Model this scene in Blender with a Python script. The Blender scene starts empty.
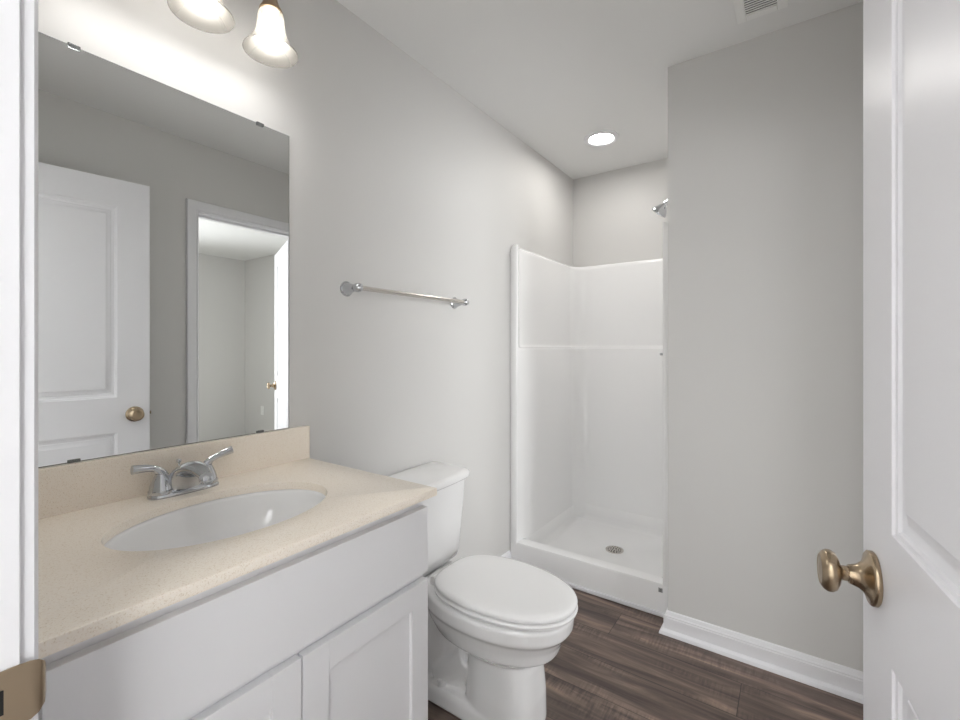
import bpy, bmesh, math, random
from math import sin, cos, pi, radians
from mathutils import Vector, Matrix
random.seed(7)
scene = bpy.context.scene
COL = scene.collection

# ------------------------------------------------------------------ camera, world, lights, exposure
cam_d = bpy.data.cameras.new('camera')
cam = bpy.data.objects.new('camera', cam_d)
COL.objects.link(cam)
cam.location = (1.312, 0.0, 1.23)
cam.rotation_euler = (radians(90), 0, radians(34.97))
cam_d.sensor_fit = 'HORIZONTAL'
cam_d.sensor_width = 36.0
cam_d.lens = 450.7 / 960 * 36.0
cam_d.shift_y = -12.7 / 960
cam_d.clip_start = 0.02
scene.camera = cam

world = bpy.data.worlds.new('world')
scene.world = world
world.use_nodes = True
world.node_tree.nodes['Background'].inputs[0].default_value = (0.9, 0.95, 1.0, 1)
world.node_tree.nodes['Background'].inputs[1].default_value = 0.3

scene.view_settings.view_transform = 'Standard'
scene.view_settings.look = 'None'
scene.view_settings.gamma = 1.0
scene.view_settings.exposure = 2.22
scene.view_settings.use_curve_mapping = False
scene.cycles.use_denoising = True
scene.cycles.max_bounces = 14
scene.cycles.diffuse_bounces = 8
scene.cycles.sample_clamp_indirect = 6.0

BULB = 7.0         # radiance of the vanity bulbs' glass
BULB_W = 0.145      # light given off by each vanity bulb
DISC = 20.0         # radiance of the recessed light


def area(name, loc, rot, sx, sy, power, color=(1, 1, 1)):
    d = bpy.data.lights.new(name, 'AREA')
    d.shape = 'RECTANGLE'
    d.size = sx
    d.size_y = sy
    d.energy = power
    d.color = color
    o = bpy.data.objects.new(name, d)
    COL.objects.link(o)
    o.location = loc
    o.rotation_euler = rot
    return o


# added out-of-view fill lights: one behind the camera, one in the bedroom
area('hall_fill_light', (1.28, -0.46, 1.45), (radians(-90), 0, 0), 0.60, 1.75, 19.0, (0.96, 0.98, 1.0))
bed_fill = area('bedroom_fill_light', (4.9, 1.10, 1.35), (radians(90), 0, radians(86)), 1.6, 1.6, 15.5, (0.97, 0.985, 1.0))
bed_fill.data.spread = radians(135)


# ------------------------------------------------------------------ materials
def srgb(r, g, b):
    f = lambda c: (c / 255 / 12.92) if c / 255 <= 0.04045 else ((c / 255 + 0.055) / 1.055) ** 2.4
    return (f(r), f(g), f(b), 1)


def mat(name, rgb, rough=0.5, metal=0.0, bump=0.0, bscale=200.0, coat=0.0, spec=None, trans=0.0):
    m = bpy.data.materials.new(name)
    m.use_nodes = True
    nt = m.node_tree
    b = nt.nodes['Principled BSDF']
    b.inputs['Base Color'].default_value = srgb(*rgb)
    b.inputs['Roughness'].default_value = rough
    b.inputs['Metallic'].default_value = metal
    b.inputs['Coat Weight'].default_value = coat
    b.inputs['Coat Roughness'].default_value = 0.05
    if spec is not None:
        b.inputs['Specular IOR Level'].default_value = spec
    b.inputs['Transmission Weight'].default_value = trans
    tc = nt.nodes.new('ShaderNodeTexCoord')
    n = nt.nodes.new('ShaderNodeTexNoise')
    n.inputs['Scale'].default_value = bscale
    n.inputs['Detail'].default_value = 3
    nt.links.new(tc.outputs['Object'], n.inputs['Vector'])
    # slight unevenness of the gloss
    mr = nt.nodes.new('ShaderNodeMapRange')
    mr.inputs['To Min'].default_value = max(0.0, rough - 0.03)
    mr.inputs['To Max'].default_value = min(1.0, rough + 0.03)
    nt.links.new(n.outputs['Fac'], mr.inputs['Value'])
    nt.links.new(mr.outputs[0], b.inputs['Roughness'])
    if bump:
        bp = nt.nodes.new('ShaderNodeBump')
        bp.inputs['Strength'].default_value = bump
        bp.inputs['Distance'].default_value = 0.001
        nt.links.new(n.outputs['Fac'], bp.inputs['Height'])
        nt.links.new(bp.outputs[0], b.inputs['Normal'])
    return m


def emis(name, rgb, strength):
    m = bpy.data.materials.new(name)
    m.use_nodes = True
    nt = m.node_tree
    nt.nodes.clear()
    e = nt.nodes.new('ShaderNodeEmission')
    e.inputs[0].default_value = srgb(*rgb)
    e.inputs[1].default_value = strength
    o = nt.nodes.new('ShaderNodeOutputMaterial')
    nt.links.new(e.outputs[0], o.inputs[0])
    return m


M = {}
M['wall'] = mat('greige wall paint', (211, 210, 208), 0.55, bump=0.12, bscale=350, spec=0.3)
M['ceiling'] = mat('flat ceiling paint', (230, 230, 229), 0.9, bump=0.15, bscale=250, spec=0.2)
M['trim'] = mat('white trim enamel', (232, 232, 235), 0.30)
M['door'] = mat('white door enamel', (236, 236, 240), 0.34, bump=0.08, bscale=120)
M['cabinet'] = mat('painted cabinet white', (234, 234, 236), 0.38)
M['acrylic'] = mat('glossy white acrylic', (246, 246, 246), 0.14, coat=0.3)
M['ceramic'] = mat('glazed white ceramic', (242, 242, 242), 0.07, coat=0.5)
M['seat'] = mat('white seat plastic', (243, 243, 243), 0.16)
M['chrome'] = mat('polished chrome', (200, 202, 205), 0.045, metal=1.0, bscale=10)
M['nickel'] = mat('satin nickel', (212, 207, 201), 0.24, metal=1.0)
M['brass'] = mat('antique brass', (176, 158, 134), 0.27, metal=1.0, bscale=8)
M['fixture'] = mat('brushed bronze', (178, 156, 130), 0.35, metal=1.0)
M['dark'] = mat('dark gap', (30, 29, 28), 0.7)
M['mirror'] = mat('mirror silver', (243, 245, 244), 0.0, metal=1.0)
M['mirror'].node_tree.nodes['Principled BSDF'].inputs['Roughness'].default_value = 0.0
for l in list(M['mirror'].node_tree.links):
    if l.to_socket.name == 'Roughness':
        M['mirror'].node_tree.links.remove(l)
M['glassedge'] = mat('mirror glass edge', (70, 82, 80), 0.15)
M['clear'] = mat('clear clip plastic', (165, 168, 168), 0.15, trans=0.7)
M['plastic'] = mat('white plastic', (235, 235, 233), 0.4)
M['bulb'] = emis('glowing bulb', (255, 253, 250), BULB)
M['disc'] = emis('glowing diffuser', (255, 252, 248), DISC)
M['label'] = mat('grey sticker', (170, 170, 172), 0.4)


def shade_mat():
    m = bpy.data.materials.new('frosted glass shade')
    m.use_nodes = True
    nt = m.node_tree
    b = nt.nodes['Principled BSDF']
    out = nt.nodes['Material Output']
    b.inputs['Base Color'].default_value = srgb(128, 125, 119)
    b.inputs['Roughness'].default_value = 0.3
    t = nt.nodes.new('ShaderNodeBsdfTranslucent')
    t.inputs[0].default_value = srgb(140, 136, 128)
    n = nt.nodes.new('ShaderNodeTexNoise')
    n.inputs['Scale'].default_value = 25
    mr = nt.nodes.new('ShaderNodeMapRange')
    mr.inputs['To Min'].default_value = 0.36
    mr.inputs['To Max'].default_value = 0.46
    nt.links.new(n.outputs['Fac'], mr.inputs['Value'])
    mx = nt.nodes.new('ShaderNodeMixShader')
    nt.links.new(mr.outputs[0], mx.inputs[0])
    nt.links.new(b.outputs[0], mx.inputs[1])
    nt.links.new(t.outputs[0], mx.inputs[2])
    tr = nt.nodes.new('ShaderNodeBsdfTransparent')
    m2 = nt.nodes.new('ShaderNodeMixShader')
    m2.inputs[0].default_value = 0.42
    nt.links.new(mx.outputs[0], m2.inputs[1])
    nt.links.new(tr.outputs[0], m2.inputs[2])
    nt.links.new(m2.outputs[0], out.inputs[0])
    return m


M['shade'] = shade_mat()


def quartz():
    m = mat('speckled cream quartz', (229, 217, 198), 0.22)
    nt = m.node_tree
    b = nt.nodes['Principled BSDF']
    tc = nt.nodes.new('ShaderNodeTexCoord')
    n1 = nt.nodes.new('ShaderNodeTexNoise')
    n1.inputs['Scale'].default_value = 420
    n1.inputs['Detail'].default_value = 2
    nt.links.new(tc.outputs['Object'], n1.inputs['Vector'])
    r1 = nt.nodes.new('ShaderNodeValToRGB')
    e = r1.color_ramp.elements
    e[0].position = 0.30
    e[0].color = srgb(228, 214, 195)
    e[1].position = 0.42
    e[1].color = srgb(247, 237, 223)
    x = e.new(0.70)
    x.color = srgb(249, 241, 229)
    x = e.new(0.78)
    x.color = srgb(250, 246, 239)
    nt.links.new(n1.outputs['Fac'], r1.inputs[0])
    v = nt.nodes.new('ShaderNodeTexVoronoi')
    v.inputs['Scale'].default_value = 170
    nt.links.new(tc.outputs['Object'], v.inputs['Vector'])
    r2 = nt.nodes.new('ShaderNodeValToRGB')
    r2.color_ramp.elements[0].position = 0.10
    r2.color_ramp.elements[0].color = (1, 1, 1, 1)
    r2.color_ramp.elements[1].position = 0.16
    r2.color_ramp.elements[1].color = (0, 0, 0, 1)
    nt.links.new(v.outputs['Distance'], r2.inputs[0])
    mix = nt.nodes.new('ShaderNodeMix')
    mix.data_type = 'RGBA'
    mul = nt.nodes.new('ShaderNodeMath')
    mul.operation = 'MULTIPLY'
    mul.inputs[1].default_value = 0.45
    nt.links.new(r2.outputs[0], mul.inputs[0])
    nt.links.new(mul.outputs[0], mix.inputs[0])
    nt.links.new(r1.outputs[0], mix.inputs[6])
    mix.inputs[7].default_value = srgb(208, 193, 173)
    nt.links.new(mix.outputs[2], b.inputs['Base Color'])
    return m


M['quartz'] = quartz()


def planks():
    m = bpy.data.materials.new('dark oak vinyl planks')
    m.use_nodes = True
    nt = m.node_tree
    N, L = nt.nodes.new, nt.links.new
    b = nt.nodes['Principled BSDF']
    tc = N('ShaderNodeTexCoord')
    sep = N('ShaderNodeSeparateXYZ')
    L(tc.outputs['Object'], sep.inputs[0])

    def math_(op, a, bb=None, c=None):
        n = N('ShaderNodeMath')
        n.operation = op
        for i, v in enumerate((a, bb, c)):
            if v is None:
                continue
            if isinstance(v, (int, float)):
                n.inputs[i].default_value = v
            else:
                L(v, n.inputs[i])
        return n.outputs[0]
    W, LEN = 0.18, 1.22
    yr = math_('DIVIDE', math_('SUBTRACT', sep.outputs['Y'], 1.90), W)
    row = math_('FLOOR', yr)
    fy = math_('SUBTRACT', yr, row)
    xr = math_('DIVIDE', math_('SUBTRACT', math_('ADD', sep.outputs['X'], math_('MULTIPLY', row, 0.496)), 0.655), LEN)
    colm = math_('FLOOR', xr)
    fx = math_('SUBTRACT', xr, colm)
    comb = N('ShaderNodeCombineXYZ')
    L(row, comb.inputs[0])
    L(colm, comb.inputs[1])
    wn = N('ShaderNodeTexWhiteNoise')
    wn.noise_dimensions = '2D'
    L(comb.outputs[0], wn.inputs['Vector'])
    # grain, different on every plank
    off = N('ShaderNodeVectorMath')
    off.operation = 'SCALE'
    L(wn.outputs['Color'], off.inputs[0])
    off.inputs['Scale'].default_value = 20.0
    add = N('ShaderNodeVectorMath')
    add.operation = 'ADD'
    L(tc.outputs['Object'], add.inputs[0])
    L(off.outputs[0], add.inputs[1])
    mp = N('ShaderNodeMapping')
    mp.inputs['Scale'].default_value = (1.0, 11, 1)
    L(add.outputs[0], mp.inputs[0])
    g = N('ShaderNodeTexNoise')
    g.inputs['Scale'].default_value = 2.2
    g.inputs['Detail'].default_value = 8
    g.inputs['Roughness'].default_value = 0.62
    g.inputs['Distortion'].default_value = 0.6
    L(mp.outputs[0], g.inputs['Vector'])
    ramp = N('ShaderNodeValToRGB')
    e = ramp.color_ramp.elements
    e[0].position = 0.30
    e[0].color = srgb(62, 51, 47)
    e[1].position = 0.70
    e[1].color = srgb(142, 122, 108)
    x = e.new(0.48)
    x.color = srgb(92, 78, 71)
    x = e.new(0.58)
    x.color = srgb(114, 97, 88)
    L(g.outputs['Fac'], ramp.inputs[0])
    # cross saw marks
    mp2 = N('ShaderNodeMapping')
    mp2.inputs['Scale'].default_value = (120, 14, 1)
    L(add.outputs[0], mp2.inputs[0])
    s = N('ShaderNodeTexNoise')
    s.inputs['Scale'].default_value = 1.0
    s.inputs['Detail'].default_value = 2
    L(mp2.outputs[0], s.inputs['Vector'])
    mp3 = N('ShaderNodeMapping')
    mp3.inputs['Scale'].default_value = (3, 9, 1)
    L(add.outputs[0], mp3.inputs[0])
    patch = N('ShaderNodeTexNoise')
    patch.inputs['Scale'].default_value = 1.0
    L(mp3.outputs[0], patch.inputs['Vector'])
    pm = N('ShaderNodeMapRange')
    pm.inputs['From Min'].default_value = 0.48
    pm.inputs['From Max'].default_value = 0.62
    L(patch.outputs['Fac'], pm.inputs['Value'])
    sm = N('ShaderNodeMapRange')
    sm.inputs['From Min'].default_value = 0.35
    sm.inputs['From Max'].default_value = 0.65
    sm.inputs['To Min'].default_value = -0.5
    sm.inputs['To Max'].default_value = 0.5
    L(s.outputs['Fac'], sm.inputs['Value'])
    saw = math_('MULTIPLY', math_('MULTIPLY', sm.outputs[0], pm.outputs[0]), 0.6)
    plank = math_('ADD', math_('MULTIPLY', wn.outputs['Value'], 0.42), 0.80)
    val = math_('ADD', plank, saw)
    # seams
    dy = math_('MULTIPLY', math_('MINIMUM', fy, math_('SUBTRACT', 1.0, fy)), W)
    dx = math_('MULTIPLY', math_('MINIMUM', fx, math_('SUBTRACT', 1.0, fx)), LEN)
    dd = math_('MINIMUM', dx, dy)
    seam = N('ShaderNodeMapRange')
    seam.inputs['From Min'].default_value = 0.0008
    seam.inputs['From Max'].default_value = 0.0022
    seam.inputs['To Min'].default_value = 0.35
    L(dd, seam.inputs['Value'])
    val2 = math_('MULTIPLY', val, seam.outputs[0])
    hsv = N('ShaderNodeHueSaturation')
    L(ramp.outputs[0], hsv.inputs['Color'])
    L(val2, hsv.inputs['Value'])
    L(hsv.outputs[0], b.inputs['Base Color'])
    b.inputs['Roughness'].default_value = 0.42
    bp = N('ShaderNodeBump')
    bp.inputs['Strength'].default_value = 0.25
    bp.inputs['Distance'].default_value = 0.001
    L(math_('ADD', g.outputs['Fac'], seam.outputs[0]), bp.inputs['Height'])
    L(bp.outputs[0], b.inputs['Normal'])
    return m


M['planks'] = planks()
M['carpet'] = mat('beige carpet', (205, 203, 198), 0.95, bump=0.9, bscale=500)


# ------------------------------------------------------------------ mesh helpers
def box(bm, x0, x1, y0, y1, z0, z1):
    v = [bm.verts.new((x, y, z)) for z in (z0, z1) for y in (y0, y1) for x in (x0, x1)]
    for f in ((0, 2, 3, 1), (4, 5, 7, 6), (0, 1, 5, 4), (2, 6, 7, 3), (0, 4, 6, 2), (1, 3, 7, 5)):
        bm.faces.new([v[i] for i in f])
    return bm


def loft(bm, rings, cap0=True, cap1=True, close=True):
    vr = [[bm.verts.new(p) for p in r] for r in rings]
    n = len(vr[0])
    for a, b in zip(vr, vr[1:]):
        for i in range(n if close else n - 1):
            j = (i + 1) % n
            bm.faces.new((a[i], a[j], b[j], b[i]))
    if cap0:
        bm.faces.new(list(reversed(vr[0])))
    if cap1:
        bm.faces.new(vr[-1])
    return bm


def frame_of(d):
    d = Vector(d).normalized()
    up = Vector((0, 0, 1)) if abs(d.z) < 0.9 else Vector((1, 0, 0))
    a = d.cross(up).normalized()
    return a, d.cross(a).normalized(), d


def lathe(bm, prof, origin=(0, 0, 0), axis=(0, 0, 1), seg=40, sx=1.0, cap0=True, cap1=True):
    """prof: (radius, distance along the axis)"""
    a, b, d = frame_of(axis)
    o = Vector(origin)
    rings = []
    for r, h in prof:
        r = max(r, 1e-5)
        rings.append([o + d * h + a * (r * cos(2 * pi * i / seg)) * sx + b * (r * sin(2 * pi * i / seg)) for i in range(seg)])
    return loft(bm, rings, cap0, cap1)


def tube(bm, pts, rad, seg=16, flat=1.0):
    pts = [Vector(p) for p in pts]
    rad = rad if isinstance(rad, (list, tuple)) else [rad] * len(pts)
    rings = []
    prev = None
    for i, p in enumerate(pts):
        t = (pts[min(i + 1, len(pts) - 1)] - pts[max(i - 1, 0)]).normalized()
        if prev is None:
            a, b, _ = frame_of(t)
        else:
            a = (prev - t * prev.dot(t)).normalized()
            b = t.cross(a)
        prev = a
        rings.append([p + a * (rad[i] * cos(2 * pi * k / seg)) + b * (rad[i] * flat * sin(2 * pi * k / seg)) for k in range(seg)])
    return loft(bm, rings)


def bez(p0, p1, p2, p3, n=12):
    p0, p1, p2, p3 = map(Vector, (p0, p1, p2, p3))
    return [p0 * (1 - t) ** 3 + p1 * 3 * t * (1 - t) ** 2 + p2 * 3 * t * t * (1 - t) + p3 * t ** 3 for t in [i / n for i in range(n + 1)]]


def sweep(bm, path, prof, side=1):
    """extrude a moulding profile (offset from wall, height) along a plan path with mitred corners"""
    P = [Vector((p[0], p[1])) for p in path]
    rings = []
    for i, p in enumerate(P):
        ns = []
        if i > 0:
            d = (P[i] - P[i - 1]).normalized()
            ns.append(Vector((-d.y, d.x)) * side)
        if i < len(P) - 1:
            d = (P[i + 1] - P[i]).normalized()
            ns.append(Vector((-d.y, d.x)) * side)
        n = ns[0] if len(ns) == 1 else (ns[0] + ns[1]) / (1 + ns[0].dot(ns[1]))
        rings.append([(p.x + n.x * o, p.y + n.y * o, h) for o, h in prof])
    return loft(bm, rings)


def superellipse(cx, cy, z, a, b, n=2.5, seg=48, a_back=None):
    out = []
    for i in range(seg):
        t = 2 * pi * i / seg
        c, s = cos(t), sin(t)
        aa = a if c >= 0 or a_back is None else a_back
        out.append((cx + aa * math.copysign(abs(c) ** (2 / n), c), cy + b * math.copysign(abs(s) ** (2 / n), s), z))
    return out


def root_of(o):
    while o.parent is not None:
        o = o.parent
    return o


def obj(name, bm, m, parent=None, bevel=0.0, smooth=True, local=False, seg=2, angle=35):
    bmesh.ops.recalc_face_normals(bm, faces=bm.faces)
    if parent is not None and not local:
        bmesh.ops.translate(bm, verts=bm.verts, vec=-root_of(parent).location)
    me = bpy.data.meshes.new(name)
    bm.to_mesh(me)
    bm.free()
    if smooth:
        me.polygons.foreach_set('use_smooth', [True] * len(me.polygons))
        me.set_sharp_from_angle(angle=radians(angle))
    me.materials.append(m)
    o = bpy.data.objects.new(name, me)
    COL.objects.link(o)
    if parent is not None:
        o.parent = parent
    if bevel:
        b = o.modifiers.new('bevel', 'BEVEL')
        b.width = bevel
        b.segments = seg
        b.limit_method = 'ANGLE'
        b.angle_limit = radians(40)
        b.harden_normals = True
    return o


def B(*boxes):
    bm = bmesh.new()
    for b in boxes:
        box(bm, *b)
    return bm


def thing(name, label, cat, loc=(0, 0, 0), rotz=0.0, group=None):
    o = bpy.data.objects.new(name, None)
    o.empty_display_size = 0.05
    COL.objects.link(o)
    o.location = loc
    o.rotation_euler = (0, 0, rotz)
    o['label'] = label
    o['category'] = cat
    if group:
        o['group'] = group
    return o


def struct(name, bm, m, label=None, cat=None, **k):
    o = obj(name, bm, m, **k)
    o['kind'] = 'structure'
    if label:
        o['label'] = label
    if cat:
        o['category'] = cat
    return o


# ------------------------------------------------------------------ the room
H = 2.44
XR, YF, YP, YB, XP = 1.60, 0.10, 2.06, 3.05, 0.861
JL, JR, DH = 0.7145, 1.525, 2.065          # entrance opening (rough, between jamb faces)
OY0, OY1 = 1.2175, 1.955                   # side opening
YH = -0.015                               # hall side of the front wall
struct('floor', B((-0.1, XR + 0.11, YH - 2.3, YB + 0.1, -0.05, 0)), M['planks'], 'dark brown wood-look plank floor of the bathroom', 'floor', smooth=False)
struct('ceiling', B((-0.1, XR + 0.11, YH, YB + 0.1, H, H + 0.1)), M['ceiling'], 'flat light grey bathroom ceiling', 'ceiling', smooth=False)
struct('wall_left', B((-0.1, 0, YH, YB + 0.1, 0, H)), M['wall'], 'long greige wall behind the mirror, towel bar and toilet', 'wall', smooth=False)
struct('wall_back', B((0, XP, YB, YB + 0.1, 0, H)), M['wall'], 'greige wall above the shower at the far end', 'wall', smooth=False)
struct('wall_partition', B((XP, XR, YP, YB + 0.1, 0, H)), M['wall'], 'greige partition wall beside the shower', 'wall', smooth=False)
struct('wall_right', B((XR, XR + 0.11, YH, OY0, 0, H), (XR, XR + 0.11, OY1, YB + 0.1, 0, H), (XR, XR + 0.11, OY0, OY1, 2.045, H)),
       M['wall'], 'greige wall with the side doorway, seen in the mirror', 'wall', smooth=False)
struct('wall_front', B((0, JL - 0.018, YH, YF, 0, H), (JR + 0.018, XR, YH, YF, 0, H), (JL - 0.018, JR + 0.018, YH, YF, DH + 0.018, H)),
       M['wall'], 'greige wall around the entrance doorway', 'wall', smooth=False)

# hall behind the camera
struct('wall_hall', B((-0.1, 0.0, -2.3, YH, 0, H), (XR + 0.01, XR + 0.11, -2.3, YH, 0, H), (-0.1, XR + 0.11, -2.4, -2.3, 0, H)), M['wall'], smooth=False)
struct('ceiling_hall', B((-0.1, XR + 0.11, -2.4, YH, H, H + 0.1)), M['ceiling'], smooth=False)
# bedroom beyond the side doorway
BX0, BX1, BY0, BY1 = XR + 0.11, 5.0, -0.1, 3.28
struct('floor_bedroom', B((BX0, BX1, BY0, BY1, -0.05, 0)), M['carpet'], smooth=False)
struct('ceiling_bedroom', B((BX0, BX1, BY0, BY1, H, H + 0.1)), M['ceiling'], smooth=False)
struct('wall_bedroom', B((BX1, BX1 + 0.1, BY0, BY1 + 0.1, 0, H), (BX0, BX1, BY1, BY1 + 0.1, 0, H), (BX0, BX1, BY0 - 0.1, BY0, 0, H)),
       M['wall'], 'pale bedroom walls seen through the side doorway in the mirror', 'wall', smooth=False)

# mouldings
BASE = [(0, 0), (0.030, 0), (0.030, 0.006), (0.027, 0.014), (0.021, 0.019), (0.0145, 0.0215), (0.0145, 0.068), (0.0125, 0.070),
        (0.0125, 0.076), (0.009, 0.080), (0.007, 0.088), (0.005, 0.092), (0, 0.095)]


def baseboard(name, path, side, label):
    bm = bmesh.new()
    sweep(bm, path, BASE, side)
    return struct(name, bm, M['trim'], label, 'baseboard', angle=25)


baseboard('baseboard_partition', [(XP, 2.160), (XP, YP), (XR, YP)], -1, 'white moulded baseboard wrapping the partition corner')
baseboard('baseboard_left', [(0, 0.886), (0, 2.162)], -1, 'white baseboard behind the toilet')
baseboard('baseboard_right', [(XR, YF), (XR, OY0 - 0.064)], 1, 'white baseboard behind the open door')

CAS = [(0, 0), (0, 0.010), (0.006, 0.014), (0.012, 0.010), (0.018, 0.0125), (0.050, 0.015), (0.058, 0.015), (0.063, 0.010), (0.063, 0)]


def casing(bm, path, to3d):
    """path in the wall's own 2D plane, profile (outwards, off the wall)"""
    P = [Vector(p) for p in path]
    rings = []
    for i, p in enumerate(P):
        ns = []
        if i > 0:
            d = (P[i] - P[i - 1]).normalized()
            ns.append(Vector((-d.y, d.x)))
        if i < len(P) - 1:
            d = (P[i + 1] - P[i]).normalized()
            ns.append(Vector((-d.y, d.x)))
        n = ns[0] if len(ns) == 1 else (ns[0] + ns[1]) / (1 + ns[0].dot(ns[1]))
        rings.append([to3d(p.x + n.x * o, p.y + n.y * o, h) for o, h in CAS])
    return loft(bm, rings)


# entrance door frame: jambs, stops and casings
t1 = struct('trim_1', B((JL - 0.018, JL, YH, YF, 0, DH), (JR, JR + 0.018, YH, YF, 0, DH), (JL - 0.018, JR + 0.018, YH, YF, DH, DH + 0.018),
                        (JL, JL + 0.011, YH + 0.03, YF - 0.042, 0, DH), (JR - 0.011, JR, YH + 0.03, YF - 0.042, 0, DH), (JL, JR, YH + 0.03, YF - 0.042, DH - 0.011, DH)),
            M['trim'], 'white jamb of the entrance doorway with a brass strike plate', 'door frame', bevel=0.0015)
bm = bmesh.new()
casing(bm, [(JL - 0.005, 0), (JL - 0.005, DH + 0.005), (JR + 0.005, DH + 0.005), (JR + 0.005, 0)], lambda a, z, h: (a, YF + h, z))
obj('door_casing', bm, M['trim'], t1, angle=25)
# strike plate: flat plate let into the jamb with a lip curling round its edge
bm = bmesh.new()
ring_f, ring_b = [], []
prof = [(YF - 0.036, 0.0), (YF - 0.006, 0.0), (YF + 0.006, 0.0004), (YF + 0.012, -0.001), (YF + 0.0165, -0.0045), (YF + 0.0185, -0.010)]
hz = [0.028, 0.028, 0.0275, 0.025, 0.020, 0.0135]
ZK = 0.905
rings = []
for (y, dx), hh in zip(prof, hz):
    rings.append([(JL + 0.0012 + dx, y, ZK - hh), (JL + 0.0012 + dx, y, ZK + hh), (JL + 0.0032 + dx, y + 0.0004, ZK + hh), (JL + 0.0032 + dx, y + 0.0004, ZK - hh)])
loft(bm, rings)
sp = obj('strike_plate', bm, M['brass'], t1, bevel=0.0004)
sp['label'] = 'antique brass strike plate'
bm = bmesh.new()
box(bm, JL + 0.0030, JL + 0.0048, YF - 0.030, YF - 0.012, ZK - 0.011, ZK + 0.011)
obj('strike_hole', bm, M['dark'], sp, bevel=0.0)
bm = bmesh.new()
for zz in (ZK + 0.019, ZK - 0.019):
    lathe(bm, [(0.0038, 0), (0.0035, 0.0012), (0.0008, 0.0014)], (JL + 0.0032, YF - 0.021, zz), (1, 0, 0), 20)
obj('screw', bm, M['brass'], sp)

# side doorway frame
XO = XR + 0.11
t2 = struct('trim_2', B((XR, XO, OY0, OY0 + 0.018, 0, 2.027), (XR, XO, OY1 - 0.018, OY1, 0, 2.027), (XR, XO, OY0, OY1, 2.027, 2.045),
                        (XR + 0.04, XO - 0.035, OY0 + 0.018, OY0 + 0.029, 0, 2.027), (XR + 0.04, XO - 0.035, OY1 - 0.029, OY1 - 0.018, 0, 2.027),
                        (XR + 0.04, XO - 0.035, OY0 + 0.018, OY1 - 0.018, 2.016, 2.027)),
            M['trim'], 'white frame and casing of the side doorway, seen in the mirror', 'door frame', bevel=0.0015)
bm = bmesh.new()
casing(bm, [(OY0 + 0.013, 0), (OY0 + 0.013, 2.032), (OY1 - 0.013, 2.032), (OY1 - 0.013, 0)], lambda a, z, h: (XR - h, a, z))
obj('door_casing', bm, M['trim'], t2, angle=25)
bm = bmesh.new()
casing(bm, [(OY0 + 0.013, 0), (OY0 + 0.013, 2.032), (OY1 - 0.013, 2.032), (OY1 - 0.013, 0)], lambda a, z, h: (XO + h, a, z))
obj('door_casing', bm, M['trim'], t2, angle=25)


# ------------------------------------------------------------------ doors
def door_bm(w, h, t, z0=0.012):
    """two-panel moulded door; local x runs from the hinge edge, y is the thickness 0..-t"""
    bm = bmesh.new()
    sx = 0.131
    pan = [(0.245, 0.812), (0.985, 1.918)]
    x0, x1 = sx, w - sx
    prof = [(0, 0), (0.0015, 0.0035), (0.0065, 0.0045), (0.0085, 0.0085), (0.0150, 0.0110), (0.0215, 0.0115), (0.0235, 0.0090), (0.0275, 0.0085), (0.0420, 0.0025), (0.0435, 0.0010)]
    for yy, s in ((0.0, -1), (-t, 1)):
        def q(a, b, c, d):
            bm.faces.new([bm.verts.new((p[0], yy, p[1])) for p in ((a, c), (b, c), (b, d), (a, d))])
        q(0, x0, z0, h)
        q(x1, w, z0, h)
        zs = [z0] + [v for p in pan for v in p] + [h]
        for k in (0, 2, 4):
            q(x0, x1, zs[k], zs[k + 1])
        for a, b in pan:
            rings = []
            for ins, dep in prof:
                y = yy + s * dep
                rings.append([(x0 + ins, y, a + ins), (x1 - ins, y, a + ins), (x1 - ins, y, b - ins), (x0 + ins, y, b - ins)])
            loft(bm, rings, cap0=False, cap1=True)
    for f in (((0, 0), (0, z0), (0, h)), ((w, 0), (w, z0), (w, h))):
        x = f[0][0]
        bm.faces.new([bm.verts.new(p) for p in ((x, 0, z0), (x, -t, z0), (x, -t, h), (x, 0, h))])
    for z in (z0, h):
        bm.faces.new([bm.verts.new(p) for p in ((0, 0, z), (0, -t, z), (w, -t, z), (w, 0, z))])
    bmesh.ops.remove_doubles(bm, verts=bm.verts, dist=1e-5)
    return bm


def knob(parent, w, t, m, z):
    """a round rose, neck and flattened knob on each face"""
    xk = w - 0.062
    for o, d in (((xk, -t, z), (0, -1, 0)), ((xk, 0, z), (0, 1, 0))):
        bm = bmesh.new()
        lathe(bm, [(0.0360, 0), (0.0375, 0.0015), (0.0375, 0.0065), (0.0355, 0.0085), (0.0290, 0.0105), (0.0215, 0.0140), (0.0165, 0.0200), (0.0140, 0.0265), (0.0128, 0.0310)], o, d, 48)
        r = obj('knob_rose', bm, m, parent, local=True, angle=50)
        r['label'] = 'round metal rose plate'
        bm = bmesh.new()
        lathe(bm, [(0.0105, 0.030), (0.0105, 0.039), (0.0125, 0.0405), (0.020, 0.0425), (0.0265, 0.046), (0.0295, 0.0515), (0.0295, 0.0565),
                   (0.0265, 0.0615), (0.021, 0.065), (0.0195, 0.064), (0.009, 0.066), (0.0, 0.0665)], o, d, 48)
        k = obj('door_knob', bm, m, parent, local=True, angle=60)
        k['label'] = 'metal door knob'
    bm = bmesh.new()
    box(bm, w, w + 0.0015, -t / 2 - 0.0125, -t / 2 + 0.0125, z - 0.028, z + 0.028)
    box(bm, w + 0.0015, w + 0.009, -t / 2 - 0.006, -t / 2 + 0.006, z - 0.008, z + 0.008)
    obj('latch', bm, m, parent, local=True, bevel=0.001)


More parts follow.
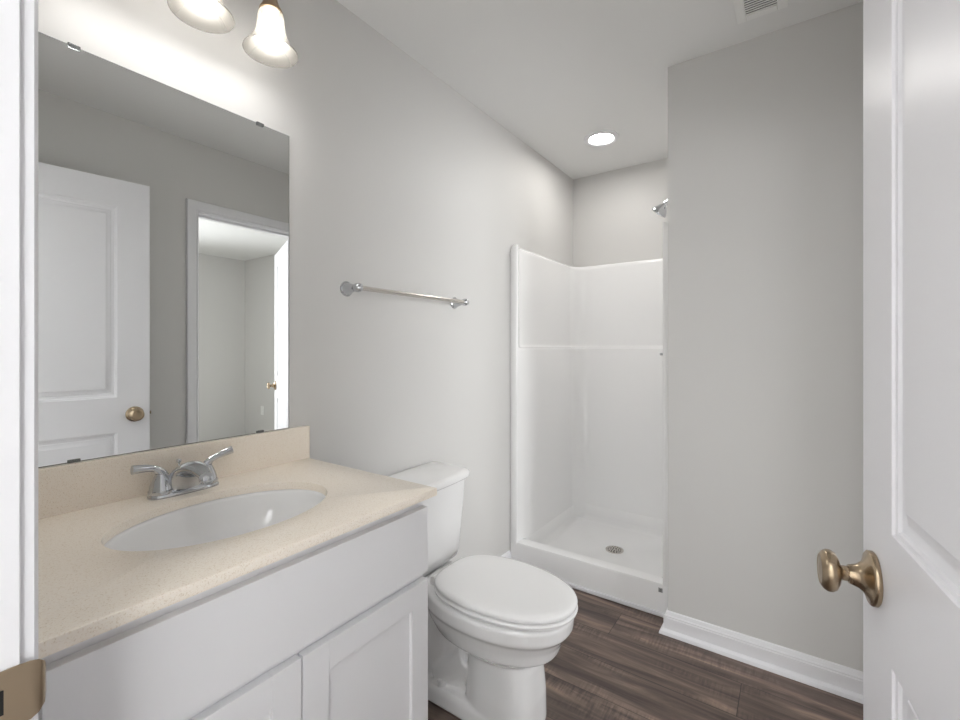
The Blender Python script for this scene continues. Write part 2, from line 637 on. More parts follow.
def hinges(parent, m, zs=(0.25, 1.02, 1.80)):
    for z in zs:
        bm = bmesh.new()
        lathe(bm, [(0.0055, 0), (0.0055, 0.089)], (-0.003, 0.004, z - 0.0445), (0, 0, 1), 16)
        lathe(bm, [(0.004, 0), (0.0065, 0.001), (0.0065, 0.003), (0.002, 0.006)], (-0.003, 0.004, z + 0.0445), (0, 0, 1), 16)
        obj('hinge', bm, m, parent, local=True)


# entrance door, standing open; local x points into the room
T = 0.035
ang = 7.0
DW = 0.812
d1 = struct('door_1', door_bm(DW, 2.052, T), M['door'], 'open white two-panel entrance door with a brass knob', 'door', bevel=0.0)
# hinge edge corner of the visible face
hx, hy = 1.399 + DW * sin(radians(ang)), 0.919 - DW * cos(radians(ang))
# local +x -> (-sin, cos); visible face is toward the opening (-x side). local y=-t must face the wall or the opening
th = radians(90 + ang)
# local -y direction in world = (sin th, -cos th) = (+x side) ; so face y=0 is the visible one
d1.location = (hx, hy, 0)
d1.rotation_euler = (0, 0, th)
knob(d1, DW, T, M['brass'], 0.897)
hinges(d1, M['brass'])
d2 = struct('door_2', door_bm(0.685, 2.02, T), M['door'], 'white bedroom-side door opened away, seen in the mirror', 'door')
a2 = radians(23)
d2.location = (XO + 0.025, OY1 - 0.020, 0)
d2.rotation_euler = (0, 0, a2)
knob(d2, 0.685, T, M['brass'], 0.905)
hinges(d2, M['nickel'])

# ------------------------------------------------------------------ shower
XS0, XS1, YS0, YS1 = 0.0015, XP - 0.0015, 2.165, YB - 0.0015
ZS = 1.80
ZL = 1.228
sh = thing('shower_stall', 'glossy white one-piece walk-in shower stall with a moulded ledge', 'shower', (0.43, 2.60, 0))
bm = bmesh.new()


FL = 0.045


def u_path(ins, rad, y0, seg=12):
    """plan of the inside of the surround, from the front left round to the front right"""
    yb = YS1 - ins
    side = []
    for t in (0, 0.004, 0.01, 0.02, 0.035, 0.055, 0.08, 0.11, 0.2, 0.35, 0.5, 0.7, 0.85, 1.0):
        y = y0 + (yb - rad - y0) * t if t >= 0.11 else y0 + t * 0.75
        k = min(1.0, (y - y0) / 0.06)
        k = k * k * (3 - 2 * k)
        side.append((FL + (ins - FL) * k, y))
    pts = [(XS0 + a, y) for a, y in side]
    xl, xr = XS0 + ins, XS1 - ins
    for k in range(1, seg + 1):
        a = pi - (pi / 2) * k / seg
        pts.append((xl + rad + rad * cos(a), yb - rad + rad * sin(a)))
    for k in range(1, 8):
        pts.append((xl + rad + (xr - xl - 2 * rad) * k / 8, yb))
    for k in range(0, seg):
        a = pi / 2 - (pi / 2) * k / seg
        pts.append((xr - rad + rad * cos(a), yb - rad + rad * sin(a)))
    pts += [(XS1 - a, y) for a, y in reversed(side)]
    return pts


levels = [  # z, inset, corner radius, outer rounding of the flange
    (0.140, 0.0530, 0.10, 0.0005), (0.30, 0.0515, 0.10, 0.0005), (ZL - 0.012, 0.045, 0.10, 0.0005), (ZL - 0.004, 0.042, 0.10, 0.0005), (ZL, 0.034, 0.10, 0.0005), (ZL + 0.004, 0.027, 0.10, 0.0005),
    (ZL + 0.02, 0.0235, 0.10, 0.0005), (1.5, 0.022, 0.10, 0.0005), (ZS - 0.04, 0.022, 0.10, 0.0005), (ZS - 0.025, 0.022, 0.10, 0.003), (ZS - 0.012, 0.021, 0.10, 0.010),
    (ZS - 0.004, 0.017, 0.10, 0.018), (ZS, 0.012, 0.095, 0.024), (ZS + 0.001, 0.001, 0.07, 0.030)]
rings = [[(x, y, z) for x, y in u_path(i, r, YS0 + 0.012)] for z, i, r, o in levels]
loft(bm, rings, False, False, close=False)
# front flange: from the inner edge forward and round to the wall
for s in (0, 1):
    strip = []
    for z, i, r, o in levels:
        f = [(FL, YS0 + 0.012), (FL - 0.001, YS0 + 0.004), (FL - 0.006, YS0 + 0.0005), (max(o, 0.004) + 0.003, YS0), (o, YS0 + 0.004), (o, YS0 + 0.03)]
        strip.append([((XS0 + a) if s == 0 else (XS1 - a), y, z) for a, y in f])
    loft(bm, strip, False, False, close=False)
bmesh.ops.remove_doubles(bm, verts=bm.verts, dist=1e-5)
obj('wall_surround', bm, M['acrylic'], sh, angle=50)
# base pan with curb
bm = bmesh.new()
CT = 0.150
outer = [(XS0 + 0.001, YS0), (XS1 - 0.001, YS0)]
pan = bmesh.new()
cxp, cyp = 0.43, 2.65
a_, b_ = 0.372, 0.385
NS = 64


def rr(z, ins, rad, y0=None, radf=None):
    """rounded rectangle of the pan at an inset"""
    x0, x1 = XS0 + ins, XS1 - ins
    ya, yb = (YS0 + 0.085 if y0 is None else y0), YS1 - ins
    pts = []
    rf = rad if radf is None else radf
    for (px, py, a0, rad) in ((x1 - rf, ya + rf, -pi / 2, rf), (x1 - rad, yb - rad, 0, rad), (x0 + rad, yb - rad, pi / 2, rad), (x0 + rf, ya + rf, pi, rf)):
        for k in range(9):
            a = a0 + (pi / 2) * k / 8
            pts.append((px + rad * cos(a), py + rad * sin(a), z))
    return pts


def circ_like(z, r, n=36):
    # same vertex count/order as rr: starts at angle -90
    return [(0.428 + r * cos(-pi / 2 + 2 * pi * (k + 0.5) / n), 2.665 + r * sin(-pi / 2 + 2 * pi * (k + 0.5) / n), z) for k in range(n)]


rings = [rr(0.001, 0.001, 0.004, YS0), rr(CT - 0.014, 0.001, 0.006, YS0), rr(CT - 0.004, 0.003, 0.010, YS0 + 0.004), rr(CT, 0.008, 0.014, YS0 + 0.014),
         rr(CT, 0.046, 0.10, YS0 + 0.062, 0.02), rr(CT - 0.010, 0.0530, 0.10, YS0 + 0.072, 0.025), rr(0.070, 0.0540, 0.10, YS0 + 0.088, 0.05), rr(0.050, 0.060, 0.08, YS0 + 0.098), rr(0.038, 0.070, 0.08, YS0 + 0.108), rr(0.033, 0.090, 0.08, YS0 + 0.13),
         circ_like(0.022, 0.066), circ_like(0.020, 0.050)]
loft(pan, rings, True, True)
obj('base_pan', pan, M['acrylic'], sh, angle=40)
bm = bmesh.new()
lathe(bm, [(0.052, 0.0), (0.052, 0.0035), (0.047, 0.005), (0.043, 0.0035), (0.0, 0.0035)], (0.428, 2.665, 0.020), (0, 0, 1), 40)
dr = obj('drain', bm, M['nickel'], sh)
bm = bmesh.new()
for rad, n in ((0.012, 5), (0.024, 9), (0.036, 14)):
    for k in range(n):
        a = 2 * pi * k / n
        lathe(bm, [(0.0042, 0), (0.0042, 0.0006)], (0.428 + rad * cos(a), 2.665 + rad * sin(a), 0.0234), (0, 0, 1), 10)
obj('drain_hole', bm, M['dark'], dr)
# little maker's label on the curb front
bm = bmesh.new()
box(bm, 0.797, 0.816, YS0 - 0.0012, YS0, 0.108, 0.128)
lb = obj('label_sticker', bm, M['label'], sh, bevel=0.0)
bm = bmesh.new()
for zz in (0.113, 0.118, 0.123):
    box(bm, 0.801, 0.812, YS0 - 0.0018, YS0 - 0.0012, zz - 0.0012, zz + 0.0008)
obj('printed_mark', bm, M['dark'], lb)
struct('trim_3', B((0.0145, XP - 0.031, YS0 - 0.012, YS0 - 0.0005, 0, 0.022)), M['trim'], 'white strip along the foot of the shower curb', 'trim', bevel=0.006, seg=3)

# shower head on the partition side
sx = thing('shower_sprayer', 'chrome bell shower head just showing past the partition edge', 'shower head', (XP, 2.60, 2.05))
bm = bmesh.new()
lathe(bm, [(0.028, 0), (0.030, 0.003), (0.026, 0.008), (0.012, 0.013), (0.010, 0.014)], (XP, 2.60, 2.055), (-1, 0, 0), 32)
obj('wall_flange', bm, M['chrome'], sx)
bm = bmesh.new()
tube(bm, bez((XP, 2.60, 2.055), (XP - 0.06, 2.60, 2.062), (XP - 0.10, 2.60, 2.052), (XP - 0.128, 2.60, 2.015)), 0.0095)
obj('arm', bm, M['chrome'], sx)
bm = bmesh.new()
ax = Vector((-0.62, 0, -0.78)).normalized()
lathe(bm, [(0.012, -0.006), (0.014, 0.004), (0.013, 0.010), (0.020, 0.016), (0.030, 0.032), (0.039, 0.048), (0.043, 0.058), (0.042, 0.066), (0.034, 0.066), (0.031, 0.062), (0, 0.062)],
      (XP - 0.128, 2.60, 2.017), ax, 40)
obj('bell', bm, M['chrome'], sx)
# valve
vx = thing('shower_valve', 'chrome shower valve lever on the right inner wall of the stall', 'shower valve', (XP - 0.045, 2.60, 1.19))
bm = bmesh.new()
lathe(bm, [(0.075, 0), (0.078, 0.003), (0.070, 0.009), (0.03, 0.014), (0.024, 0.016), (0.022, 0.045), (0.018, 0.050), (0, 0.051)], (XP - 0.0490, 2.60, 1.19), (-1, 0, 0), 48)
obj('escutcheon', bm, M['chrome'], vx)
bm = bmesh.new()
tube(bm, [(XP - 0.085, 2.60, 1.19), (XP - 0.100, 2.595, 1.19), (XP - 0.128, 2.575, 1.192), (XP - 0.147, 2.555, 1.193)], [0.010, 0.011, 0.008, 0.0065])
obj('lever', bm, M['chrome'], vx)

# ------------------------------------------------------------------ vanity
VY0, VY1, VX = 0.112, 0.868, 0.525
van = thing('vanity_cabinet', 'white shaker vanity cabinet under the cream countertop', 'cabinet', (0.27, 0.49, 0))
obj('cabinet_body', B((0.002, VX - 0.019, VY0, VY0 + 0.016, 0.0, 0.8505), (0.002, VX - 0.019, VY1 - 0.016, VY1, 0.10, 0.8505), (0.002, VX - 0.06, VY1 - 0.016, VY1, 0.0, 0.10),
                      (0.002, 0.014, VY0 + 0.016, VY1 - 0.016, 0.10, 0.8505), (0.014, VX - 0.019, VY0 + 0.016, VY1 - 0.016, 0.10, 0.116), (VX - 0.076, VX - 0.06, VY0 + 0.016, VY1 - 0.016, 0.0, 0.10)), M['cabinet'], van)
obj('face_frame', B((VX - 0.019, VX, VY0, VY0 + 0.06, 0.10, 0.8505), (VX - 0.019, VX, VY1 - 0.04, VY1, 0.10, 0.8505), (VX - 0.019, VX, VY0 + 0.06, VY1 - 0.04, 0.805, 0.8505),
                    (VX - 0.019, VX, VY0 + 0.06, VY1 - 0.04, 0.63, 0.67), (VX - 0.019, VX, VY0 + 0.06, VY1 - 0.04, 0.10, 0.14), (VX - 0.019, VX, 0.485, 0.53, 0.14, 0.63)), M['cabinet'], van)
FX0, FX1 = VX + 0.0008, VX + 0.0195
dp = obj('drawer_front', B((FX0, FX1, 0.147, VY1 - 0.002, 0.659, 0.824)), M['cabinet'], van, bevel=0.0012)
dp['label'] = 'long flat false drawer front'


def shaker(y0, y1, z0, z1, rail=0.058):
    bm = B((FX0, FX1, y0, y0 + rail, z0, z1), (FX0, FX1, y1 - rail, y1, z0, z1), (FX0, FX1, y0 + rail, y1 - rail, z0, z0 + rail), (FX0, FX1, y0 + rail, y1 - rail, z1 - rail, z1),
           )
    d = obj('cabinet_door', bm, M['cabinet'], van, bevel=0.0008)
    obj('recessed_panel', B((FX0, FX1 - 0.009, y0 + rail - 0.004, y1 - rail + 0.004, z0 + rail - 0.004, z1 - rail + 0.004)), M['cabinet'], d)


shaker(0.147, 0.5065, 0.115, 0.641)
shaker(0.5105, VY1 - 0.002, 0.115, 0.641)

# countertop with an oval cut-out, and backsplash
CX0, CX1, CY0, CY1, CZ0, CZ1 = 0.0015, 0.560, 0.1015, 0.883, 0.851, 0.871
SX, SY, SA, SB = 0.286, 0.502, 0.159, 0.223
ct = thing('countertop', 'cream speckled stone countertop with an oval sink opening', 'countertop', (0.28, 0.49, CZ0))
bm = bmesh.new()
N = 96
angs = [2 * pi * i / N for i in range(N)]
corner = [math.atan2(y - SY, x - SX) % (2 * pi) for x in (CX0, CX1) for y in (CY0, CY1)]
for c in corner:
    i = min(range(N), key=lambda k: abs(angs[k] - c))
    angs[i] = c


def on_rect(t, ins=0.0):
    dx, dy = cos(t), sin(t)
    k = 1e9
    x0, x1, y0, y1 = CX0, CX1 - ins, CY0, CY1 - ins
    if dx > 1e-9:
        k = min(k, (x1 - SX) / dx)
    if dx < -1e-9:
        k = min(k, (x0 - SX) / dx)
    if dy > 1e-9:
        k = min(k, (y1 - SY) / dy)
    if dy < -1e-9:
        k = min(k, (y0 - SY) / dy)
    return SX + dx * k, SY + dy * k


def on_ell(t, e=0.0):
    k = 1 / math.sqrt((cos(t) / (SA + e)) ** 2 + (sin(t) / (SB + e)) ** 2)
    return SX + cos(t) * k, SY + sin(t) * k


rings = [[(*on_rect(t), CZ0) for t in angs], [(*on_rect(t), CZ1 - 0.003) for t in angs], [(*on_rect(t, 0.001), CZ1 - 0.001) for t in angs], [(*on_rect(t, 0.003), CZ1) for t in angs],
         [(*on_ell(t, 0.002), CZ1) for t in angs], [(*on_ell(t, 0.0005), CZ1 - 0.0007) for t in angs], [(*on_ell(t), CZ1 - 0.002) for t in angs], [(*on_ell(t), CZ0) for t in angs]]
loft(bm, rings + [rings[0]], False, False)
bmesh.ops.remove_doubles(bm, verts=bm.verts, dist=1e-6)
obj('slab', bm, M['quartz'], ct, angle=30)
obj('backsplash', B((0.0015, 0.020, CY0, CY1, CZ1, 0.975)), M['quartz'], ct, bevel=0.0015)

# undermount sink
sk = thing('sink_basin', 'oval white ceramic undermount sink basin in the cream countertop', 'sink', (SX, SY, CZ0 - 0.15))
bm = bmesh.new()
rings = []
for e, z in ((0.022, CZ0 - 0.0005), (0.022, CZ0 - 0.012), (0.004, CZ0 - 0.016)):
    rings.append([(*on_ell(t, e), z) for t in angs])
for k in range(1, 10):
    f = k / 9
    s = math.sqrt(max(0.0, 1 - (f * 0.985) ** 2.2))
    rings.append([(SX + (on_ell(t, 0.004)[0] - SX) * s, SY + (on_ell(t, 0.004)[1] - SY) * s, CZ0 - 0.016 - 0.145 * f) for t in angs])
outer = rings
inner = []
for k in range(9, 0, -1):
    f = k / 9
    s = math.sqrt(max(0.0, 1 - (f * 0.985) ** 2.4))
    inner.append([(SX + (on_ell(t, -0.003)[0] - SX) * s, SY + (on_ell(t, -0.003)[1] - SY) * s, CZ0 - 0.010 - 0.141 * f) for t in angs])
inner += [[(*on_ell(t, -0.003), CZ0 - 0.008) for t in angs], [(*on_ell(t, -0.001), CZ0 - 0.002) for t in angs], [(*on_ell(t, 0.003), CZ0 - 0.0005) for t in angs]]
allr = outer + inner
loft(bm, allr, False, False)
# close the ring of the rim and the two floors
bm.verts.ensure_lookup_table()
n = len(angs)
V = bm.verts
last = (len(allr) - 1) * n
for i in range(n):
    j = (i + 1) % n
    bm.faces.new((V[last + i], V[last + j], V[j], V[i]))
obj('bowl', bm, M['ceramic'], sk, angle=60)
bm = bmesh.new()
lathe(bm, [(0.026, -0.010), (0.026, 0.002), (0.022, 0.004), (0.0185, 0.003), (0.0185, 0.005), (0.012, 0.007), (0, 0.0075)], (SX, SY, CZ0 - 0.1545), (0, 0, 1), 32)
obj('drain_stopper', bm, M['chrome'], sk)

# ------------------------------------------------------------------ faucet
FXc, FYc = 0.064, 0.499
fc = thing('faucet', 'chrome two-handle faucet standing behind the oval sink', 'faucet', (FXc, FYc, CZ1))
bm = bmesh.new()
rings = []
for z, e in ((0.0004, 0.0), (0.006, 0.0), (0.011, -0.002), (0.014, -0.006)):
    rings.append(superellipse(FXc, FYc, CZ1 + z, 0.027 + e, 0.078 + e, 3.2, 48))
loft(bm, rings)
obj('base_plate', bm, M['chrome'], fc)
for s in (-1, 1):
    cy = FYc + s * 0.051
    bm = bmesh.new()
    lathe(bm, [(0.0265, 0.010), (0.0265, 0.017), (0.0245, 0.019), (0.0235, 0.026), (0.0205, 0.036), (0.0165, 0.046), (0.0125, 0.054), (0.0125, 0.056)], (FXc, cy, CZ1), (0, 0, 1), 40)
    hb = obj('handle_body', bm, M['chrome'], fc)
    bm = bmesh.new()
    z0 = CZ1 + 0.050
    if s < 0:
        pts = bez((FXc, cy + 0.004, z0 - 0.002), (FXc, cy - 0.004, z0 + 0.022), (FXc + 0.003, cy - 0.022, z0 + 0.026), (FXc + 0.006, cy - 0.060, z0 + 0.028), 14)
    else:
        pts = bez((FXc, cy - 0.004, z0 - 0.002), (FXc, cy + 0.004, z0 + 0.020), (FXc + 0.002, cy + 0.026, z0 + 0.024), (FXc + 0.005, cy + 0.062, z0 + 0.034), 14)
    rad = [0.0128 - 0.0050 * min(1, k / 6) + (0.0004 * max(0, k - 7)) for k in range(15)]
    tube(bm, pts, rad, 18, 0.72)
    obj('lever', bm, M['chrome'], hb)
# spout: rises from the middle of the base and reaches over the bowl
bm = bmesh.new()
path = bez((FXc - 0.002, FYc, CZ1 + 0.011), (FXc + 0.004, FYc, CZ1 + 0.058), (FXc + 0.045, FYc, CZ1 + 0.084), (FXc + 0.112, FYc, CZ1 + 0.056), 18)
rings = []
for i, p in enumerate(path):
    t = (path[min(i + 1, 18)] - path[max(i - 1, 0)]).normalized()
    nrm = Vector((-t.z, 0, t.x))
    k = i / 18
    wy = 0.036 * (1 - k) ** 1.1 + 0.0145
    wn = 0.016 * (1 - k) + 0.010
    rings.append([p + Vector((0, 1, 0)) * (wy * cos(2 * pi * q / 28)) + nrm * (wn * sin(2 * pi * q / 28)) for q in range(28)])
loft(bm, rings)
so = obj('spout', bm, M['chrome'], fc)
bm = bmesh.new()
lathe(bm, [(0.0105, 0), (0.0105, 0.012), (0.009, 0.013), (0, 0.013)], (FXc + 0.102, FYc, CZ1 + 0.055), (0.15, 0, -1), 24)
obj('aerator', bm, M['chrome'], so)
bm = bmesh.new()
lathe(bm, [(0.0022, 0), (0.0022, 0.062), (0.005, 0.064), (0.0058, 0.068), (0.005, 0.072), (0, 0.073)], (FXc - 0.022, FYc - 0.004, CZ1 + 0.006), (0, 0, 1), 20)
obj('lift_rod', bm, M['chrome'], fc)

# ------------------------------------------------------------------ mirror
MY0, MY1, MZ0, MZ1 = 0.125, 0.820, 0.9755, 1.896
mr_ = thing('wall_mirror', 'large frameless rectangular mirror above the vanity', 'mirror', (0, 0.49, MZ0))
obj('mirror_backing', B((0.0005, 0.0038, MY0, MY1, MZ0, MZ1)), M['glassedge'], mr_)
obj('mirror_glass', B((0.0038, 0.0050, MY0 + 0.0015, MY1 - 0.0015, MZ0 + 0.0015, MZ1 - 0.0015)), M['mirror'], mr_, smooth=False)
for yy in (0.302, 0.725):
    for zz, s in ((MZ1, 1), (MZ0, -1)):
        bm = bmesh.new()
        hh = 0.007
        box(bm, 0.0052, 0.0085, yy - 0.011, yy + 0.011, zz - (hh if s > 0 else 0.0), zz + (0.002 if s > 0 else hh))
        if s > 0:
            box(bm, 0.0005, 0.0085, yy - 0.011, yy + 0.011, zz + 0.0005, zz + 0.003)
        c = obj('mirror_clip', bm, M['clear'], mr_, bevel=0.0015)
        c['label'] = 'clear plastic mirror clip'

# ------------------------------------------------------------------ vanity light
vl = thing('vanity_light', 'three-light vanity fixture with frosted bell glass shades above the mirror', 'wall light', (0, 0.497, 2.27))
bm = bmesh.new()
rings = []
for x, e in ((0.0, 0), (0.012, 0), (0.018, -0.006), (0.022, -0.014)):
    rings.append([(x, p[0], p[1]) for p in superellipse(0.497, 2.275, 0, 0.12 + e, 0.058 + e, 2.2, 48)])
loft(bm, rings)
obj('back_plate', bm, M['fixture'], vl)
bm = bmesh.new()
tube(bm, [(0.085, 0.315, 2.285), (0.085, 0.68, 2.285)], 0.008, 16)
tube(bm, [(0.0, 0.497, 2.285), (0.085, 0.497, 2.285)], 0.011, 16)
obj('cross_bar', bm, M['fixture'], vl)
LX = 0.150
for i, yy in enumerate((0.330, 0.5025, 0.675)):
    bm = bmesh.new()
    tube(bm, bez((0.085, yy, 2.285), (0.11, yy, 2.335), (LX, yy, 2.33), (LX, yy, 2.185)), 0.0065, 14)
    obj('arm', bm, M['fixture'], vl)
    bm = bmesh.new()
    lathe(bm, [(0.008, 0.045), (0.012, 0.040), (0.016, 0.028), (0.021, 0.012), (0.028, 0.000), (0.030, -0.008), (0.026, -0.010), (0.0, -0.010)], (LX, yy, 2.143), (0, 0, 1), 32)
    obj('socket_cup', bm, M['fixture'], vl)
    bm = bmesh.new()
    prof = [(0.027, 0.0), (0.0335, -0.006), (0.0365, -0.020), (0.0370, -0.036), (0.0395, -0.056), (0.0455, -0.076), (0.0560, -0.096), (0.0680, -0.112), (0.0735, -0.118)]
    prof = [(a * 0.93, h * 0.90) for a, h in prof]
    inn = [(r - 0.0032, h + 0.0005) for r, h in reversed(prof)]
    full = prof + [(0.0690, -0.1080), (0.0683, -0.1092), (0.0665, -0.1080)] + inn
    lathe(bm, full, (LX, yy, 2.136), (0, 0, 1), 56, cap0=False, cap1=False)
    s_ = obj('shade', bm, M['shade'], vl, angle=80)
    s_['label'] = 'frosted bell glass shade'
    bm = bmesh.new()
    lathe(bm, [(0.012, 0.0), (0.014, -0.010), (0.020, -0.025), (0.0275, -0.042), (0.0305, -0.058), (0.0290, -0.072), (0.0235, -0.084), (0.0135, -0.093), (0.0, -0.096)], (LX, yy, 2.137), (0, 0, 1), 32)
    b_l = obj('bulb', bm, M['bulb'], vl, angle=80)
    b_l['label'] = 'lit frosted bulb'
    pl = bpy.data.lights.new('bulb_light', 'POINT')
    pl.energy = BULB_W
    pl.color = (1.0, 0.985, 0.965)
    pl.shadow_soft_size = 0.022
    po = bpy.data.objects.new('bulb_light', pl)
    COL.objects.link(po)
    po.parent = vl
    po.location = Vector((LX, yy, 2.039)) - vl.location

# ------------------------------------------------------------------ towel bar
tb = thing('towel_bar', 'polished metal towel bar on the wall above the toilet', 'towel bar', (0, 1.35, 1.438))
for yy, s in ((1.043, 1), (1.664, -1)):
    bm = bmesh.new()
    lathe(bm, [(0.0265, 0), (0.0275, 0.003), (0.026, 0.006), (0.022, 0.008), (0.0205, 0.012), (0.017, 0.026), (0.0125, 0.042), (0.0105, 0.047), (0.0135, 0.050),
               (0.0155, 0.056), (0.0165, 0.064), (0.0155, 0.072), (0.0125, 0.078), (0.008, 0.081), (0, 0.082)], (0, yy, 1.438), (1, 0, 0), 36)
    p_ = obj('post', bm, M['chrome'], tb)
bm = bmesh.new()
tube(bm, [(0.065, 1.043, 1.438), (0.065, 1.664, 1.438)], 0.0082, 24)
obj('rail', bm, M['nickel'], tb)

# ------------------------------------------------------------------ toilet
TY = 1.292
tl = thing('toilet', 'white two-piece elongated toilet with closed lid between vanity and shower', 'toilet', (0.4, TY, 0))


def stack(bm, rows, seg=56):
    """rows: z, x_back, x_front, half width, exponent, centre fraction"""
    rings = []
    for z, xb, xf, hw, n, c in rows:
        cx = xb + (xf - xb) * c
        rings.append(superellipse(cx, TY, z, xf - cx, hw, n, seg, a_back=cx - xb))
    return loft(bm, rings)


bm = bmesh.new()
# bowl
stack(bm, [(0.215, 0.33, 0.610, 0.085, 2.2, 0.5), (0.235, 0.28, 0.655, 0.115, 2.2, 0.5), (0.265, 0.24, 0.700, 0.146, 2.2, 0.5), (0.300, 0.21, 0.712, 0.155, 2.2, 0.5),
           (0.330, 0.20, 0.730, 0.164, 2.2, 0.5), (0.345, 0.20, 0.744, 0.175, 2.2, 0.5), (0.385, 0.20, 0.748, 0.177, 2.2, 0.5), (0.394, 0.205, 0.742, 0.171, 2.2, 0.5)])
# deck carrying the tank
stack(bm, [(0.300, 0.06, 0.34, 0.085, 3.0, 0.5), (0.335, 0.05, 0.36, 0.105, 3.0, 0.5), (0.360, 0.045, 0.36, 0.128, 3.5, 0.5), (0.374, 0.05, 0.36, 0.122, 3.5, 0.5)])
# front column
stack(bm, [(0.0, 0.385, 0.641, 0.102, 3.6, 0.5), (0.012, 0.385, 0.641, 0.102, 3.6, 0.5), (0.10, 0.39, 0.640, 0.100, 3.6, 0.5), (0.20, 0.395, 0.632, 0.096, 3.3, 0.5), (0.25, 0.40, 0.62, 0.093, 3.0, 0.5)])
# rear web and foot
stack(bm, [(0.0, 0.11, 0.60, 0.112, 4.0, 0.5), (0.040, 0.11, 0.60, 0.106, 4.0, 0.5), (0.054, 0.115, 0.60, 0.098, 4.0, 0.5)])
stack(bm, [(0.02, 0.13, 0.48, 0.070, 3.0, 0.5), (0.12, 0.14, 0.48, 0.055, 3.0, 0.5), (0.33, 0.09, 0.48, 0.058, 3.0, 0.5)])
# trapway
tube(bm, bez((0.44, TY, 0.235), (0.35, TY, 0.30), (0.24, TY, 0.30), (0.235, TY, 0.12), 14) + [Vector((0.245, TY, 0.06))],
     [0.075 + 0.006 * sin(k / 15 * pi) for k in range(16)], 28, 1.0)
tube(bm, bez((0.40, TY, 0.16), (0.36, TY, 0.12), (0.33, TY, 0.08), (0.26, TY, 0.07), 8), [0.080] * 9, 24, 1.0)
tb_ = obj('bowl', bm, M['ceramic'], tl, smooth=True)
rm = tb_.modifiers.new('remesh', 'REMESH')
rm.mode = 'VOXEL'
rm.voxel_size = 0.0045
rm.use_smooth_shade = True
smo = tb_.modifiers.new('smooth', 'SMOOTH')
smo.factor = 0.5
smo.iterations = 6


def seat_ring(z, xb, xf, hw, ins=0.0, seg=72):
    """egg outline, squarer at the back"""
    pts = []
    cx = xb + (xf - xb) * 0.42
    for i in range(seg):
        t = 2 * pi * i / seg
        c, s = cos(t), sin(t)
        if c >= 0:
            a, n, m2 = xf - cx - ins, 2.15, 2.0
        else:
            a, n, m2 = cx - xb - ins, 3.2, 2.6
        k = (abs(c) ** n + abs(s) ** n) ** (-1 / n)
        pts.append((cx + a * c * k, TY + (hw - ins) * s * k * (1.0 if c >= 0 else 1 - 0.13 * (-c) ** 1.2), z))
    return pts


SB0, SF0, SH = 0.270, 0.760, 0.175
bm = bmesh.new()
loft(bm, [seat_ring(0.3945, SB0, SF0, SH, 0.030), seat_ring(0.3985, SB0, SF0, SH, 0.010), seat_ring(0.4005, SB0, SF0, SH, 0.002), seat_ring(0.408, SB0, SF0, SH, 0.0), seat_ring(0.4115, SB0, SF0, SH, 0.002), seat_ring(0.4135, SB0, SF0, SH, 0.006), seat_ring(0.4140, SB0, SF0, SH, 0.030)])
obj('seat', bm, M['seat'], tl)
bm = bmesh.new()
loft(bm, [seat_ring(0.4150, SB0, SF0, SH, 0.030), seat_ring(0.4185, SB0, SF0, SH, 0.009), seat_ring(0.4195, SB0, SF0, SH, 0.003), seat_ring(0.427, SB0, SF0, SH, 0.001), seat_ring(0.4335, SB0, SF0, SH, 0.004),
          seat_ring(0.4375, SB0, SF0, SH, 0.013), seat_ring(0.4395, SB0, SF0, SH, 0.024), seat_ring(0.4405, SB0, SF0, SH, 0.045), seat_ring(0.4412, SB0, SF0, SH, 0.09)])
obj('seat_lid', bm, M['seat'], tl, angle=60)
for s in (-1, 1):
    bm = bmesh.new()
    tube(bm, [(0.266, TY + s * 0.058, 0.412), (0.266, TY + s * 0.088, 0.412)], 0.012, 20)
    lathe(bm, [(0.016, 0), (0.016, 0.012), (0.012, 0.022)], (0.262, TY + s * 0.073, 0.386), (0, 0, 1), 20)
    obj('seat_hinge', bm, M['seat'], tl, bevel=0.002)


def tank_ring(z, x0, x1, hw, r, bow=0.018):
    """rounded box outline with a bowed front"""
    pts = []
    for (px, py, a0) in ((x1 - r, TY - hw + r, -pi / 2), (x1 - r, TY + hw - r, 0), (x0 + r * .5, TY + hw - r * .5, pi / 2), (x0 + r * .5, TY - hw + r * .5, pi)):
        rad = r if px > (x0 + x1) / 2 else r * .5
        for k in range(7):
            a = a0 + pi / 2 * k / 6
            pts.append([px + rad * cos(a), py + rad * sin(a), z])
        if a0 == -pi / 2:
            for k in range(1, 12):
                yy = TY - hw + r + (2 * hw - 2 * r) * k / 12
                pts.append([x1, yy, z])
    for p in pts:
        f = 1 - ((p[1] - TY) / hw) ** 2
        if p[0] > (x0 + x1) / 2:
            p[0] += bow * f
    return [tuple(p) for p in pts]


bm = bmesh.new()
loft(bm, [tank_ring(0.378, 0.040, 0.165, 0.172, 0.030), tank_ring(0.386, 0.034, 0.177, 0.184, 0.034), tank_ring(0.408, 0.030, 0.184, 0.190, 0.036), tank_ring(0.55, 0.024, 0.194, 0.201, 0.038),
          tank_ring(0.696, 0.020, 0.202, 0.211, 0.040)])
obj('tank', bm, M['ceramic'], tl, angle=60)
bm = bmesh.new()
loft(bm, [tank_ring(0.6965, 0.018, 0.202, 0.211, 0.040), tank_ring(0.700, 0.012, 0.213, 0.221, 0.045), tank_ring(0.706, 0.010, 0.217, 0.226, 0.046), tank_ring(0.722, 0.010, 0.217, 0.226, 0.046),
          tank_ring(0.7285, 0.013, 0.211, 0.219, 0.044), tank_ring(0.7320, 0.020, 0.200, 0.208, 0.040)])
obj('tank_lid', bm, M['ceramic'], tl, angle=60)
bm = bmesh.new()
lathe(bm, [(0.013, 0), (0.014, 0.004), (0.010, 0.010), (0.007, 0.016)], (0.196, TY - 0.150, 0.650), (1, 0, 0), 24)
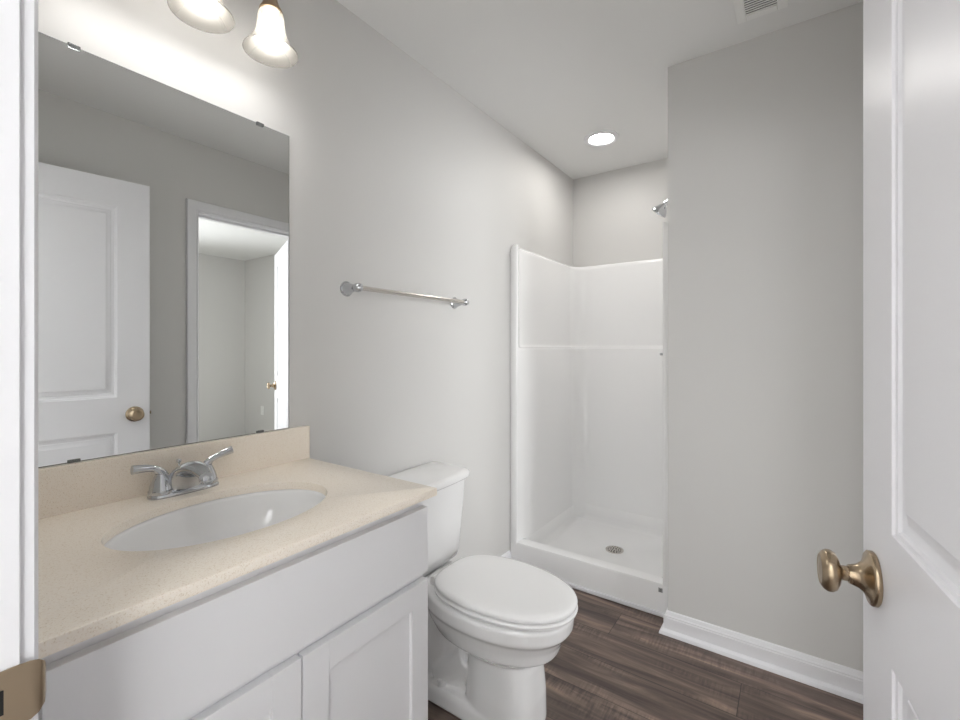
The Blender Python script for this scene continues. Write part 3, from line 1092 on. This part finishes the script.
tube(bm, [(0.210, TY - 0.150, 0.650), (0.213, TY - 0.120, 0.648), (0.216, TY - 0.085, 0.641)], [0.006, 0.005, 0.006], 14)
obj('flush_handle', bm, M['chrome'], tl)
for s in (-1, 1):
    bm = bmesh.new()
    lathe(bm, [(0.018, 0), (0.0178, 0.008), (0.0135, 0.017), (0.0, 0.021)], (0.300, TY + s * 0.078, 0.052), (0, 0, 1), 28)
    obj('bolt_cap', bm, M['seat'], tl)

# ------------------------------------------------------------------ ceiling fixtures
rl = thing('recessed_light', 'round recessed ceiling light over the shower', 'ceiling light', (0.392, 2.54, H))
bm = bmesh.new()
lathe(bm, [(0.100, 0), (0.099, -0.004), (0.093, -0.0075), (0.078, -0.009), (0.070, -0.0075), (0.0655, -0.003), (0.0655, -0.0005)], (0.392, 2.54, H), (0, 0, 1), 64, cap0=False, cap1=False)
obj('trim_ring', bm, M['trim'], rl)
bm = bmesh.new()
lathe(bm, [(0.0, 0), (0.065, 0), (0.065, -0.003), (0.058, -0.004), (0, -0.0045)], (0.392, 2.54, H), (0, 0, 1), 64)
obj('diffuser', bm, M['disc'], rl)

vt = thing('ceiling_vent', 'white louvred ceiling vent in front of the partition', 'vent', (1.21, 1.79, H))
x0, x1, y0, y1 = 1.135, 1.290, 1.63, 1.927
bm = B((x0, x0 + 0.030, y0, y1, H - 0.008, H - 0.0002), (x1 - 0.030, x1, y0, y1, H - 0.008, H - 0.0002), (x0 + 0.030, x1 - 0.030, y0, y0 + 0.030, H - 0.008, H - 0.0002), (x0 + 0.030, x1 - 0.030, y1 - 0.030, y1, H - 0.008, H - 0.0002))
obj('frame', bm, M['plastic'], vt, bevel=0.0025)
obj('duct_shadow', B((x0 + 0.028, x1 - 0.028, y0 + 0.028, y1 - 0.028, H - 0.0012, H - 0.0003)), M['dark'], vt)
k = 0
yy = y0 + 0.034
while yy < y1 - 0.034:
    bm = bmesh.new()
    box(bm, x0 + 0.029, x1 - 0.029, yy, yy + 0.0060, H - 0.0065, H - 0.0045)
    obj('louvre', bm, M['plastic'], vt)
    yy += 0.0125

# outlet on the far bedroom wall
ol = thing('wall_outlet', 'small white outlet plate low on the bedroom wall in the mirror', 'outlet', (4.55, BY1, 0.38))
obj('cover_plate', B((4.515, 4.585, BY1 - 0.006, BY1, 0.325, 0.440)), M['plastic'], ol, bevel=0.002)
for zz in (0.36, 0.405):
    bm = bmesh.new()
    lathe(bm, [(0.017, 0), (0.017, 0.002)], (4.55, BY1 - 0.006, zz), (0, -1, 0), 24)
    obj('socket', bm, M['plastic'], ol)
